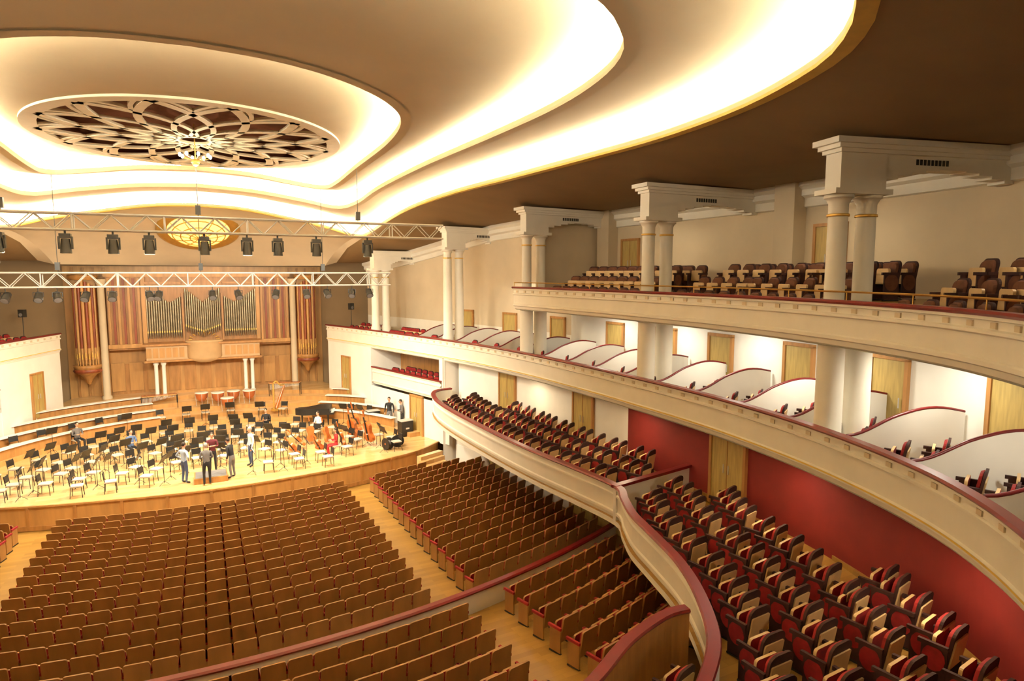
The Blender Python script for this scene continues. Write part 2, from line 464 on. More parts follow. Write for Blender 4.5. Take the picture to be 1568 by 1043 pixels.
for d,z in((.9,7.355),(1.85,7.755),(2.8,8.155),(3.7,8.155)):
    pp=off(CP,CN,d);acc=0
    for i in range(1,len(pp)):
        acc+=math.hypot(pp[i][0]-pp[i-1][0],pp[i][1]-pp[i-1][1])
        if acc>=.60:
            acc-=.60
            y=CP[i][1]
            if min(abs(y-c) for c in COLY[:3])<.95 or y>24 or pp[i][1]<1.0: continue
            x_,y_=pp[i]
            mb.inst(seatC,(x_,y_,z),face(-x_,17-y_),1.05)
mb.obj('upper_balcony_seats')
zA=3.0
Ac=[(11.3,30.75),(10.6,30.6),(10.1,30.05),(9.75,29),(9.5,27.5),(9.4,25),(9.48,21),(9.65,18.3),(9.9,16.2),(10.05,14.3),(9.65,13.4),(9.2,12.4),(8.9,11.3),(8.5,9.9),(7.9,8.6),(7.05,7.35),(5.9,6.4),(4.8,5.4),(3.0,4.4),(0,3.6)]
AP=cr(Ac,.25);AN=normals(AP)
AWALL=.75
mb=MB()
fascia(mb,AP,AN,zA,1.05)
WP=off(BP,BN,AWALL);Wsub=[p for p in WP if p[1]<30.9]
poly=AP+[(0,-1.5)]+list(reversed(Wsub))
mb.prism(poly,1.93,2.0,'floor_parquet','plaster_cream')
mb.prism(poly,1.85,1.925,'plaster_cream')
def wX(y): return lerp1(y,sorted([(p[1],p[0]) for p in WP]))
seats=MB()
for k in range(6):
    d=.85+.92*k
    pp=off(AP,AN,d);acc=0;zz=2.0+.11*k
    for i in range(1,len(pp)):
        acc+=math.hypot(pp[i][0]-pp[i-1][0],pp[i][1]-pp[i-1][1])
        if acc>=.60:
            acc-=.60; x,y=pp[i]
            if x>wX(y)-.62 or y>29.4 or abs(y-14.4-.25*(x-10))<.6 or AP[i][1]<4.6: continue
            seats.inst(seatA,(x,y,zz+.005),face(6.5-x,29-y) if y<25 else face(-.5,.85),1.08)
    if k:
        pp=off(AP,AN,d-.45); seg=[];segs=[seg]
        for x,y in pp:
            if x<wX(y)-.02 and y<29.8:
                if seg and math.hypot(x-seg[-1][0],y-seg[-1][1])>.6: seg=[];segs.append(seg)
                seg.append((x,y))
        for seg in segs:
            if len(seg)>3:
                rows=[[(x,y,2.0) for x,y in seg],[(x,y,zz) for x,y in seg],[(max(x,wX(y)),y,zz) for x,y in seg]]
                mb.loft(rows,'floor_parquet',smooth=False)
mb.box((11.6,14.62,2.45),(3.2,.1,1.0),'plaster_white',rz=.2)
mb.box((11.6,14.62,2.97),(3.3,.20,.08),'rail_red',rz=.2)
mb.mirror(); mb.obj('lower_balcony')
seats.obj('lower_balcony_seats')
Dc=[(7.75,8.75),(7.2,8.75),(6.1,8.35),(4.8,7.6),(3.0,7.0),(0,6.7)]
DP=cr(Dc,.2);DN=normals(DP)
mb=MB()
mb.sweep(DP,DN,[(0,2.67),(0,1.5)],'panel_wood');mb.sweep(DP,DN,[(.13,2.67),(.13,1.6)],'panel_wood')
mb.sweep(DP,DN,RAILP(2.75),'rail_red',pclosed=True)
mb.prism(DP+[(0,3.8),(3.0,4.6),(4.8,5.6),(5.9,6.6),(7.0,7.6)],1.5,1.6,'floor_parquet','plaster_cream')
mb.mirror(); mb.obj('central_box_parapet')
mb=MB()
for d in(.75,1.5):
    pp=off(DP,DN,d);acc=0
    for i in range(1,len(pp)):
        acc+=math.hypot(pp[i][0]-pp[i-1][0],pp[i][1]-pp[i-1][1])
        if acc>.56 and .3<pp[i][0]<6.7:
            acc=0; mb.inst(seatA,(pp[i][0],pp[i][1],1.605),face(-pp[i][0],29-pp[i][1]))
mb.obj('central_box_seats')

# ------------------------------------------------------------------ walls
mb=MB()
wp,wn=sub(BP,BN,-9,30.7)
mb.sweep(wp,wn,[(.55,-1.2),(.55,1.95)],'plaster_cream')
mb.sweep(wp,wn,[(.53,-1.2),(.53,-.0),(.56,.02)],'plaster_white')
wp,wn=sub(BP,BN,-9,18.4); mb.sweep(wp,wn,[(AWALL,1.9),(AWALL,4.5)],'wall_red')
wp,wn=sub(BP,BN,18.1,30.9); mb.sweep(wp,wn,[(AWALL,1.9),(AWALL,4.5)],'plaster_white')
mb.sweep(*sub(BP,BN,-9,25.1),[(WALLD,4.5),(WALLD,7.3)],'plaster_white')
wp,wn=sub(BP,BN,24.8,45); mb.sweep(wp,wn,[(WALLD,4.5),(WALLD,6)],'plaster_cream')
vs=[[(p[0]+q[0]*WALLD,p[1]+q[1]*WALLD,6) for p,q in zip(wp,wn)],[(p[0]+q[0]*WALLD,p[1]+q[1]*WALLD,eZ(p[1])+.3) for p,q in zip(wp,wn)]]
mb.loft(vs,'plaster_tan')
mb.sweep(*sub(BP,BN,-9,25.1),[(CD,7.2),(CD,11.9)],'plaster_tan')
p,q=near(25.0)
mb.add([(p[0]+q[0]*a,p[1]+q[1]*a,z) for a,z in((1.6,7.2),(CD+.1,7.2),(CD+.1,11.7),(1.6,11.7))],[(0,1,2,3)],'plaster_tan')
for y in(7.6,15.2,24.3):
    p,q=near(y)
    mb.box((p[0]+q[0]*(CD-.25),p[1]+q[1]*(CD-.25),9.9),(.6,.8,3.8),'plaster_tan',rz=math.atan2(q[1],q[0]))
wp,wn=sub(BP,BN,30.6,45)
w1=[(p,n) for p,n in zip(wp,wn) if p[1]>38.2]
mb.sweep([a for a,b in w1],[b for a,b in w1],[(.12,0),(.12,4.5)],'plaster_white')
w2=[(p,n) for p,n in zip(wp,wn) if p[1]<=38.6]
mb.sweep([a for a,b in w2],[b for a,b in w2],[(.12,0),(.12,2.1)],'plaster_white')
mb.sweep([a for a,b in w2],[b for a,b in w2],[(2.2,2.1),(2.2,4.5)],'panel_wood')
mb.sweep([a for a,b in w2],[b for a,b in w2],[(.1,2.3),(2.2,2.3)],'floor_parquet')
for y,wd in((38.6,.7),(31.3,.5)):
    p,q=near(y); mb.box((p[0]+q[0]*1.25,p[1]+q[1]*1.25,2.2),(2.3,wd,4.5),'plaster_white',rz=math.atan2(q[1],q[0]))
mb.add([(10.95,31.0,-1),(13.2,31.0,-1),(13.2,31.0,4.5),(10.95,31.0,4.5)],[(0,1,2,3)],'plaster_white')
mb.mirror(); mb.obj('wall_right')
mb=MB()
bp,bnn=sub(BP,BN,31.2,38.3)
fascia(mb,bp,bnn,3.3,1.1)
mb.mirror(); mb.obj('stage_box_balcony')
mb=MB()
for d in(.8,1.6):
    pp=off(bp,bnn,d);acc=0
    for i in range(1,len(pp)):
        acc+=math.hypot(pp[i][0]-pp[i-1][0],pp[i][1]-pp[i-1][1])
        if acc>.58 and 32<pp[i][1]<37.6: acc-=.58; mb.inst(seatA,(pp[i][0],pp[i][1],2.31),face(-bnn[i][0],-bnn[i][1]))
for d in(.85,1.7):
    b2,b2n=sub(BP,BN,34.4,43); pp=off(b2,b2n,d);acc=0
    for i in range(1,len(pp)):
        acc+=math.hypot(pp[i][0]-pp[i-1][0],pp[i][1]-pp[i-1][1])
        if acc>.58 and abs(b2[i][1]-38.5)>.8:
            acc-=.58; mb.inst(seatA,(pp[i][0],pp[i][1],4.555+.12*(d>1)),face(-b2n[i][0],-b2n[i][1]))
mb.mirror(); mb.obj('stage_box_seats')
mb=MB(); mb.sweep(BP,BN,[(6,-1.2),(6,12.2)],'plaster_tan'); mb.mirror()
mb.obj('wall_outer')

ndoor=0
def door(x,y,z,rz,w=1.3,h=2.1,double=True,both=True):
    global ndoor
    t=MB()
    t.box((0,0,h/2),(w,.05,h),'door_wood')
    for sx in(-1,1): t.box((sx*(w/2+.05),-.01,h/2),(.10,.10,h+.1),'panel_wood')
    t.box((0,-.01,h+.05),(w+.2,.10,.10),'panel_wood')
    if double: t.box((0,-.03,h/2),(.02,.02,h),'panel_wood')
    for sx in((-1,1) if double else (1,)): t.cyl((sx*.10 if double else .4*w,-.07,1.0),(sx*.10 if double else .4*w,-.07,1.25),.015,.015,'aluminium',6)
    for s in((1,-1) if both else (1,)):
        ndoor+=1
        t.obj('door_%d'%ndoor,(s*x,y,z),rz if s>0 else -rz)
def wdoor(y,d,z,w=1.3,h=2.1,double=True):
    p,q=near(y)
    door(p[0]+q[0]*(d-.05),p[1]+q[1]*(d-.05),z,math.atan2(q[1],q[0])-PI/2,w,h,double)
for y in(5.5,8.0,10.6,13.4,16.2,19,22,26,29.5,33): wdoor(y,WALLD,4.56,.95,2.15,False)
wdoor(13.4,AWALL,2.2,1.3,2.05)
for y in(20.8,26.5): wdoor(y,AWALL,2.1,1.2,2.1)
for y in(14.0,7.0,23.2): wdoor(y,CD,8.16,1.0,2.1)
for y in(20.5,18.7,27.5): wdoor(y,.55,-1+.045*(27-min(27,y)),1.5,2.2)
wdoor(41.3,.12,1.2,.9,2.3,True); wdoor(33.6,.12,.0,1.1,2.1)

mb=MB()
for k,cy in enumerate(COLY):
    p,q=near(cy)
    rz=math.atan2(q[1],q[0]); top=eZ(cy)-1.15; W=CD if k<3 else WALLD
    for j in(0,1):
        x=p[0]+q[0]*(.52+.72*j);y=p[1]+q[1]*(.52+.72*j)
        if k<3:
            mb.lathe((x,y,0),[(.34,4.55),(.34,4.7),(.29,4.75),(.28,7.25)],'plaster_cream',24)
            b=8.0 if j==0 else 7.3
            mb.lathe((x,y,0),[(.27,b-.6),(.27,b+.1),(.21,b+.15),(.20,top-.45)],'plaster_cream',24)
        else:
            mb.lathe((x,y,0),[(.29,4.55),(.29,5.6),(.24,5.7),(.22,top-.45)],'plaster_cream',24)
        mb.lathe((x,y,top),[(.22,-.47),(.232,-.46),(.232,-.42),(.22,-.41)],'gold',24)
        mb.lathe((x,y,top),[(.20,-.45),(.205,-.2),(.27,-.08),(.30,-.08),(.30,0),(0,0)],'plaster_cream',24)
    X,Y=p[0]+q[0]*.88,p[1]+q[1]*.88
    mb.box((X,Y,top+.05),(1.44,.66,.11),'plaster_cream',rz=rz)
    def rb(d0,d1,w,z0,z1,w1=None):
        c=(d0+d1)/2; mb.box((p[0]+q[0]*c,p[1]+q[1]*c,(z0+z1)/2),(d1-d0,w,z1-z0),'plaster_cream',rz=rz)
    rb(.34,1.50,.46,top+.10,top+.95)
    K=10
    for j in range(K):
        d0=1.45+(W+.1-1.45)*j/K;d1=1.45+(W+.1-1.45)*(j+1)/K
        rb(d0,d1,.42,top+.30+.28*math.sin(PI*(j+.5)/K),top+.95)
    rb(.28,W+.1,.58,top+.86,top+.94); rb(.20,W+.1,.68,top+.94,top+1.03); rb(.11,W+.1,.80,top+1.03,top+1.15)
    for s_ in range(9):
        for sd in(-1,1):
            d=2.3+.1*s_; mb.box((p[0]+q[0]*d-q[1]*sd*.212,p[1]+q[1]*d+q[0]*sd*.212,top+.72),(.06,.02,.12),'black_metal',rz=rz)
mb.mirror(); mb.obj('balcony_columns')
mb=MB()
P,N=sub(BP,BN,-9,25.1)
mb.sweep(P,N,[(CD,-.75),(CD-.1,-.72),(CD-.1,-.45),(CD-.25,-.38),(CD-.25,-.2),(CD-.4,-.1),(CD-.4,.15)],'plaster_cream',zs=[eZ(p[1]) for p in P])
P,N=sub(BP,BN,24.9,45)
mb.sweep(P,N,[(WALLD,-.75),(WALLD-.1,-.72),(WALLD-.1,-.45),(WALLD-.25,-.38),(WALLD-.25,-.2),(WALLD-.4,-.1),(WALLD-.4,.2)],'plaster_cream',zs=[eZ(p[1]) for p in P])
mb.mirror(); mb.obj('trim_1')

# ------------------------------------------------------------------ ceiling
R4c=[(0,39,12.45),(2.2,39.1,12.35),(4.6,39.2,11.95),(6.8,39.2,11.5),(8.5,38.9,11.0),(9.0,37.6,11.2),(9.2,35,11.6),(9.4,31,12.0),(9.75,26,12.2),(10.1,21,12.2),(10.4,16.3,12.2),(10.5,13.2,12.2),(10.15,10.3,12.2),(9.35,7.9,12.2),(8.5,6.6,12.2),(7.4,5.6,12.2),(5.5,4.3,12.2),(3,3.2,12.2),(0,2.8,12.2)]
R3c=[(0,33,12.75),(2.4,33,12.62),(4.6,32.9,12.3),(6.1,32.5,12.0),(6.75,31,12.1),(7.05,28,12.45),(7.25,22.4,12.6),(7.45,17,12.6),(7.5,13.5,12.6),(7.25,11.2,12.6),(6.75,9.6,12.6),(6.0,8.6,12.6),(5.0,7.8,12.6),(3,6.9,12.6),(0,6.4,12.6)]
R2c=[(0,29.8,13.05),(2,29.8,12.95),(3.7,29.7,12.7),(4.9,29.2,12.5),(5.25,28,12.55),(5.4,24.7,12.75),(5.35,20,12.8),(4.95,17,12.8),(4.1,15.2,12.8),(2.8,13.9,12.8),(1.4,13.2,12.8),(0,13,12.8)]
def ring(c,N=160):
    r=cr(c,n=N//2)
    return r+[(-x,y,z) for x,y,z in reversed(r[1:-1])]
RG=[ring(c) for c in(R4c,R3c,R2c)]
gN=160
GC=(0,23.6);GA,GBb=4.35,5.3
gr=[]
for i in range(gN):
    t=PI/2-2*PI*i/gN; gr.append((GA*math.cos(t),GC[1]+GBb*math.sin(t),13.12))
mb=MB();lamp=MB()
for k in range(3):
    r=RG[k];n=normals(r,True)
    if n[len(r)//4][0]<0: n=[(-a,-b) for a,b in n]
    zs=[p[2] for p in r]
    mb.sweep(r,n,[(.0,.0),(-.03,.03),(-.03,.12),(.0,.15),(.04,.13),(.6,.13),(.62,.95)],'ceiling_cream',closed=True,zs=zs)
    mb.sweep(r,n,[(.25,-.03),(-.02,-.03),(-.03,.03)],'gold_paint' if k==0 else 'ceiling_cream',closed=True,zs=zs)
    lamp.sweep(r,n,[(.24,.16),(.34,.16),(.34,.22),(.24,.22)],'lamp_white',closed=True,zs=zs,pclosed=True)
    nxt=RG[k+1] if k<2 else gr
    rows=[]
    for s in(0,.05,.12,.2,.3,.4,.5,.6,.7,.8,.9,1.):
        row=[]
        for p,q,g in zip(r,n,nxt):
            x0,y0=p[0]+q[0]*.62,p[1]+q[1]*.62
            zo=p[2]+.95;zi=g[2]
            row.append((x0+(g[0]-x0)*s,y0+(g[1]-y0)*s,zi+(zo-zi)*(1-s)**1.9))
        rows.append(row)
    mb.loft(rows,'ceiling_cream',closed=True)
half=RG[0][:81]
ci=min(range(81),key=lambda i:math.hypot(half[i][0]-8.8,half[i][1]-38.4))
side=half[ci:]
M=len(side)
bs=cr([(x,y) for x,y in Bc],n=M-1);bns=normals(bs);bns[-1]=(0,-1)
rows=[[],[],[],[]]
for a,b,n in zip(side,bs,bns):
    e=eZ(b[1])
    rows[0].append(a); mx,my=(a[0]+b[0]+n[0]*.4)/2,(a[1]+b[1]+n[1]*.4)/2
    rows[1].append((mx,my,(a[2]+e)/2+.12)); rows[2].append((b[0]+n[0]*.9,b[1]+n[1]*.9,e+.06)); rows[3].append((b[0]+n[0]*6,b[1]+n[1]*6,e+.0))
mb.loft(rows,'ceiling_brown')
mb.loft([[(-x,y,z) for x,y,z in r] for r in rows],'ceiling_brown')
be=[Vector(rows[0][0]),Vector(rows[1][0]),Vector(rows[2][0])]
def bedge(s): return tuple(be[0].lerp(be[1],s*2) if s<.5 else be[1].lerp(be[2],s*2-1))
far=half[:ci+1];M=len(far);rows=[]
SS=(0,.125,.25,.375,.5,.6,.7,.78,.85,.92,1)
for s in SS:
    row=[]
    for i,a in enumerate(far):
        u=i/(M-1); tx,ty=7.4*u,47.0-3.2*u*u
        z=a[2]+(9.35-a[2])*(s**2.2)
        row.append((a[0]+(tx-a[0])*s,a[1]+(ty-a[1])*s,z))
    rows.append(row)
mb.loft(rows,'plaster_tan'); mb.loft([[(-x,y,z) for x,y,z in r] for r in rows],'plaster_tan')
ex=[r[-1] for r in rows]; ey=[bedge(s) for s in SS]
for sg in(1,-1):
    mb.loft([[(sg*x,y,z) for x,y,z in ex],[(sg*x,y,z) for x,y,z in ey]],'plaster_tan')
mb.obj('ceiling')
lamp.obj('cove_lamp_strip')
mb=MB()
mb.loft([[ (p[0]*s,GC[1]+(p[1]-GC[1])*s,13.95) for p in gr] for s in(1.02,.001)],'grille_dark',closed=True)
mb.loft([[(p[0]*1.02,GC[1]+(p[1]-GC[1])*1.02,z) for p in gr] for z in(13.1,13.95)],'grille_dark',closed=True)
def gp(r,t): return (GA*r*math.cos(t),GC[1]+GBb*r*math.sin(t))
def ribs(mb,P,w0,w1,z=13.06,h=.08,m='grille_rib',closed=False):
    n=len(P);Nn=normals(P,closed);vs=[]
    for i,(p,q) in enumerate(zip(P,Nn)):
        w=(w0+(w1-w0)*i/(n-1))/2
        for d,zz in((-w,z),(w,z),(w,z+h),(-w,z+h)): vs.append((p[0]+q[0]*d,p[1]+q[1]*d,zz))
    fs=[]
    for i in range(n if closed else n-1):
        j=(i+1)%n
        for a in range(4):
            b=(a+1)%4; fs.append((i*4+a,i*4+b,j*4+b,j*4+a))
    mb.add(vs,fs,m)
ribs(mb,[gp(.985,2*PI*i/96) for i in range(96)],.42,.42,closed=True)
ribs(mb,[gp(.12,2*PI*i/36) for i in range(36)],.16,.16,closed=True)
NP=14
for i in range(NP):
    t=2*PI*i/NP
    for sg in(-1,1):
        ribs(mb,[gp(.12+.84*(j/16)**1.05,t+sg*2*PI/NP*2.0*(j/16)**.85) for j in range(17)],.10,.27)
        ribs(mb,[gp(.96-.22*(j/6),t+PI/NP+sg*PI/NP*.62*(1-j/6)**1.5) for j in range(7)],.12,.12,z=13.065)
mb.obj('ceiling_grille')
mb=MB()
for i in range(8):
    t=2*PI*i/8+.2; x,y=.45*math.cos(t),GC[1]+.45*math.sin(t)
    mb.cyl((0,GC[1],12.45),(x,y,12.55),.012,.012,'gold',6); mb.ell((x,y,12.60),(.05,.05,.07),'bulb_glow',8,6)
mb.cyl((0,GC[1],13.6),(0,GC[1],12.4),.02,.02,'gold',6); mb.lathe((0,GC[1],12.25),[(0,0),(.08,.04),(.14,.16),(.04,.24)],'gold',12)
mb.obj('chandelier')
mb=MB()
pr=[(.001,-.56),(.5,-.54),(1.0,-.44),(1.45,-.27),(1.75,-.03)]
mb.lathe((0,0,.02),pr,'glass_amber',24)
for r,z in pr[1:]:
    for i in range(24):
        a,b=2*PI*i/24,2*PI*(i+1)/24
        mb.cyl((r*math.cos(a),r*math.sin(a),z),(r*math.cos(b),r*math.sin(b),z),.035,.035,'gold',6)
for i in range(12):
    a=2*PI*i/12
    for (r,z),(r2,z2) in zip(pr[:-1],pr[1:]): mb.cyl((r*math.cos(a),r*math.sin(a),z),(r2*math.cos(a),r2*math.sin(a),z2),.03,.03,'gold',6)
mb.lathe((0,0,0),[(1.72,.0),(2.15,-.06),(2.3,0),(2.15,.08)],'gold',32)
ro=mb.obj('rosette_ceiling_lamp',(0,43.3,11.4)); ro.rotation_euler=(math.radians(-28),0,0)

# ------------------------------------------------------------------ trusses
def truss(name,y,z0,x0,x1,h=.5):
    mb=MB();d=.4
    cs=[(y-d/2,z0),(y+d/2,z0),(y-d/2,z0+h),(y+d/2,z0+h)]
    for cy,cz in cs: mb.cyl((x0,cy,cz),(x1,cy,cz),.034,.034,'aluminium',8)
    n=int((x1-x0)/.5)
    for i in range(n):
        a=x0+(x1-x0)*i/n;b=x0+(x1-x0)*(i+1)/n
        for (p,q) in((0,2),(1,3),(0,1),(2,3)):
            A,B=(cs[p],cs[q]) if i%2 else (cs[q],cs[p])
            mb.cyl((a,A[0],A[1]),(b,B[0],B[1]),.019,.019,'aluminium',5)
        if i%5==0:
            for p,q in((0,2),(1,3),(0,1),(2,3)): mb.cyl((a,*cs[p]),(a,*cs[q]),.026,.026,'aluminium',5)
    for x in(x0*.62,0,x1*.62):
        mb.cyl((x,y,z0+h),(x,y,12.6),.012,.012,'black_metal',5)
        mb.box((x,y,z0+h+.25),(.16,.16,.30),'black_metal')
    return mb.obj(name)
truss('lighting_truss',24,10.16,-8.5,8.5)
truss('lighting_truss',30,8.3,-8,8,.55)
def fixture():
    t=MB()
    t.cyl((0,0,.0),(0,0,-.12),.03,.03,'black_metal',8)
    t.box((0,0,-.17),(.30,.26,.14),'black_metal')
    for sx in(-1,1): t.box((sx*.17,0,-.38),(.05,.12,.38),'black_metal')
    t.cyl((0,.0,-.26),(0,-.02,-.70),.12,.16,'black_metal',12); t.cyl((0,-.02,-.701),(0,-.02,-.71),.13,.13,'aluminium',12)
    return t
fx=fixture().mesh('stage_spotlight')
for x in(-6.9,-5.4,-3.72,-2.46,-1.46,.15,1.47,2.46,3.77,5.6): link('stage_spotlight',fx,(x,24,10.14))
def can():
    t=MB(); t.cyl((0,0,0),(0,0,-.15),.015,.015,'black_metal',6)
    t.box((0,0,-.17),(.34,.03,.02),'black_metal')
    for sx in(-1,1): t.box((sx*.16,0,-.26),(.02,.03,.18),'black_metal')
    t.cyl((0,.14,-.22),(0,-.10,-.48),.13,.16,'black_metal',12); t.cyl((0,-.101,-.481),(0,-.108,-.488),.13,.13,'cloth_grey',12)
    return t
cn=can().mesh('par_can')
for i,x in enumerate((-6.6,-5.6,-5,-4.1,-3.2,-1.9,-1.6,.4,1.4,2.9,4.2,5.1,6.2,7.0)): link('stage_floodlight',cn,(x,30-.2,8.28),.3*(i%3-1))

# ------------------------------------------------------------------ orchestra furniture
def chair_mesh():
    t=MB()
    for sx in(-.2,.2):
        t.cyl((sx,.2,0),(sx*.95,.17,.45),.014,.014,'black_metal',6); t.cyl((sx,-.22,0),(sx*.95,-.19,.45),.014,.014,'black_metal',6)
        t.cyl((sx*.95,-.19,.45),(sx*.92,-.26,.86),.014,.014,'black_metal',6); t.cyl((sx*.97,.17,.43),(sx*.97,-.19,.43),.01,.01,'black_metal',6)
    t.box((0,0,.46),(.42,.42,.045),'chair_seat')
    panel(t,rounded(.40,.26,.05),-.215,.03,.58,'black_metal',.12)
    return t.mesh('orchestra_chair')
def stand_mesh():
    t=MB()
    for i in range(3):
        a=2*PI*i/3+.5; t.cyl((0,0,.18),(.24*math.cos(a),.24*math.sin(a),.012),.01,.01,'black_metal',5)
    t.cyl((0,0,.1),(0,0,1.05),.012,.01,'black_metal',6)
    M=Matrix.Translation((0,0,1.12))@Matrix.Rotation(math.radians(-62),4,'X')
    d=MB(); d.box((0,0,0),(.50,.36,.012),'black_metal'); d.box((0,-.17,.02),(.50,.02,.04),'black_metal'); d.box((-.1,.0,.012),(.2,.28,.006),'paper_and_lit_top');d.box((.11,.0,.012),(.2,.28,.006),'paper_and_lit_top')
    d.xform(M); t.inst(d,(0,0,0)); return t.mesh('music_stand')
CH,ST=chair_mesh(),stand_mesh()
def rz_height(x,y):
    r=math.hypot(x,y-31); z=0.
    if 12<=math.degrees(math.atan2(y-31,x))<=168:
        for rr,h in RR:
            if r>rr: z=h
    return z
cond=(0,29.6)
SITTERS=[(-6.0,38.2,-2.6,'cloth_grey'),(-3.4,35.2,-2.6,'cloth_blue'),(2.9,37.6,2.8,'cloth_black'),(5.4,35.6,2.2,'cloth_white')]
for r,n,a0,a1 in((2.4,8,-2,182),(3.6,12,-4,184),(4.8,16,-4,184),(6.0,19,-3,183),(7.2,22,0,180),(8.5,23,4,176),(9.7,15,32,148),(11.1,14,38,142)):
    for i in range(n):
        a=math.radians(a0+(a1-a0)*(i+.5)/n+random.uniform(-2,2)); rr=r+random.uniform(-.12,.12)
        x,y=cond[0]+rr*math.cos(a)*1.02,cond[1]+rr*math.sin(a)
        if r>9: 
            x,y=(rr+.75)*math.cos(a),31+(rr+.75)*math.sin(a)
        if abs(x)>9.6 or random.random()<.04: continue
        if y<28.5+.02*x*x+.6: continue
        if math.hypot(x-4.9,y-32.8)<1.5 or math.hypot(x-1.7,y-31.2)<.5 or math.hypot(x-.1,y-31.1)<.5: continue
        if 4.9<x<7.4 and 37.8<y<41: continue
        if min(math.hypot(x-s[0],y-s[1]) for s in SITTERS)<.75: continue
        z=max(rz_height(x+dx,y+dy) for dx in(-.25,.25) for dy in(-.25,.25))
        if abs(z-rz_height(x,y))>.1: continue
        f=face(cond[0]-x,cond[1]-y)+random.uniform(-.2,.2)
        link('orchestra_chair',CH,(x,y,z),f)
        if random.random()<.66:
            d=.66;L=max(.1,math.hypot(x-cond[0],y-cond[1]));sx=x+(cond[0]-x)/L*d;sy=y+(cond[1]-y)/L*d
            if min(math.hypot(sx-s[0],sy-s[1]) for s in SITTERS)<.7: continue
            link('music_stand',ST,(sx,sy,rz_height(sx,sy)),f+PI)
mb=MB(); mb.box((0,29.9,.12),(1.3,1.1,.24),'panel_wood'); mb.box((0,29.9,.245),(1.2,1.0,.01),'cloth_grey'); mb.obj('conductor_podium')
def cello(s=1.):
    t=MB(); out=[(0,0),(.14,.01),(.21,.08),(.22,.18),(.16,.28),(.13,.36),(.15,.46),(.17,.56),(.14,.66),(.06,.72),(0,.73)]
    o=cr(out,.03); pl=[(x,z) for x,z in o]+[(-x,z) for x,z in reversed(o[1:-1])]
    panel(t,pl,0,.13,.12,'varnish')
    t.box((0,.085,.75),(.045,.03,.62),'black_metal'); t.box((0,.05,1.18),(.035,.05,.20),'varnish'); t.ell((0,.05,1.30),(.03,.035,.035),'varnish',8,6)
    t.box((0,.09,.42),(.09,.05,.012),'chair_seat'); t.cyl((0,0,.12),(0,.0,0),.006,.006,'black_metal',5)
    t.box((0,.08,.28),(.05,.02,.18),'black_metal')
    for sx in(-.05,.05): t.cyl((sx,.05,1.22),(sx*.3,.05,1.22),.008,.008,'black_metal',5)
    return t.mesh('cello')
CE=cello()
for x,y,rx,rz,s in((3.8,32.5,.35,.3,1.0),(4.4,33.3,.5,1.8,1.0),(5.0,32.3,.45,2.6,1.0),(5.6,33.5,.9,.9,1.1),(3.9,31.7,.6,2.0,1.),(4.8,33.9,.9,.2,1.1),(6.2,32.4,.9,1.6,1.1)):
    o=link('cello',CE,(x,y,.03),rz); o.rotation_euler=(rx-1.2 if s==1. else -.25,0,rz); o.scale=(s,s,s)
    if s==1.: o.location.z=.10
for x,y,rz in((6.9,33.4,2.2),(7.5,32.3,2.0),(7.4,34.4,1.7)):
    o=link('double_bass',CE,(x,y,.1),rz);o.scale=(1.5,1.4,1.45);o.rotation_euler=(-.22,0,rz)
t=MB()
t.tube([( -.40,0,.12),(-.40,0,1.72)],.045,'gold',8); t.tube(cr([(-.40,0,1.70),(-.18,0,1.80),(.08,0,1.55),(.36,0,1.50)],.06),.045,'gold',8)
for i in range(8):
    a=i/8; t.cyl((.36-.6*a,0,1.48-1.33*a),(.36-.6*(a+.125),0,1.48-1.33*(a+.125)),.06+.05*a,.066+.05*a,'varnish',8)
t.box((-.28,0,.08),(.42,.34,.16),'gold')
for i in range(12):
    a=i/12; t.cyl((.30-.55*a,0,1.36-1.15*a),(.28-.62*a,0,1.55+.15*a),.003,.003,'paper_and_lit_top',4)
t.obj('harp',(4.0,41.3,rz_height(4.0,41.3)),.5)
t=MB(); t.lathe((0,0,0),[(.05,.25),(.2,.32),(.32,.5),(.36,.72),(.37,.80)],'copper',20); t.lathe((0,0,0),[(.38,.78),(.39,.82),(.37,.84),(0,.84)],'drum_skin',20)
for i in range(4):
    a=PI/2*i; t.cyl((.36*math.cos(a),.36*math.sin(a),.76),(.30*math.cos(a),.30*math.sin(a),0),.014,.014,'aluminium',6)
TM=t.mesh('timpani')
for x,y in((.6,43.2),(1.5,43.4),(2.4,43.2),(-.3,43.5),(1.1,42.4)): link('timpani',TM,(x,y,rz_height(x,y)))
t=MB()
o=cr([(-.72,0),(-.74,.8),(-.70,1.5),(-.45,1.95),(-.1,1.85),(.12,1.3),(.45,.95),(.70,.75),(.74,.4),(.72,0)],.1)
t.prism(o,.62,.96,'black_metal'); t.prism(o,.962,.985,'black_metal')
t.box((0,-.12,.68),(1.44,.26,.10),'black_metal'); t.box((0,-.13,.735),(1.24,.14,.02),'paper_and_lit_top')
for x,y in((-.6,.1),(.6,.1),(-.35,1.6)): t.cyl((x,y,.62),(x,y,0),.06,.035,'black_metal',8)
t.obj('grand_piano',(6.6,38.6,0),1.3)
def marimba():
    t=MB()
    for i in range(26):
        x=-.9+1.8*i/25; t.box((x,0,.86),(.055,.50-.008*i,.02),'varnish'); t.cyl((x,0,.83),(x,0,.83-.45+.012*i),.022,.022,'aluminium',6)
    for sy in(-.22,.22): t.box((0,sy,.82),(1.95,.03,.05),'panel_orange')
    for x in(-.95,.95):
        for sy in(-.25,.25): t.cyl((x,sy,.82),(x,sy,0),.02,.02,'black_metal',6)
    return t.mesh('marimba')
MR=marimba()
link('marimba',MR,(-2.6,43.6,.72),.1);link('marimba',MR,(4.6,43.6,.96),-.3)
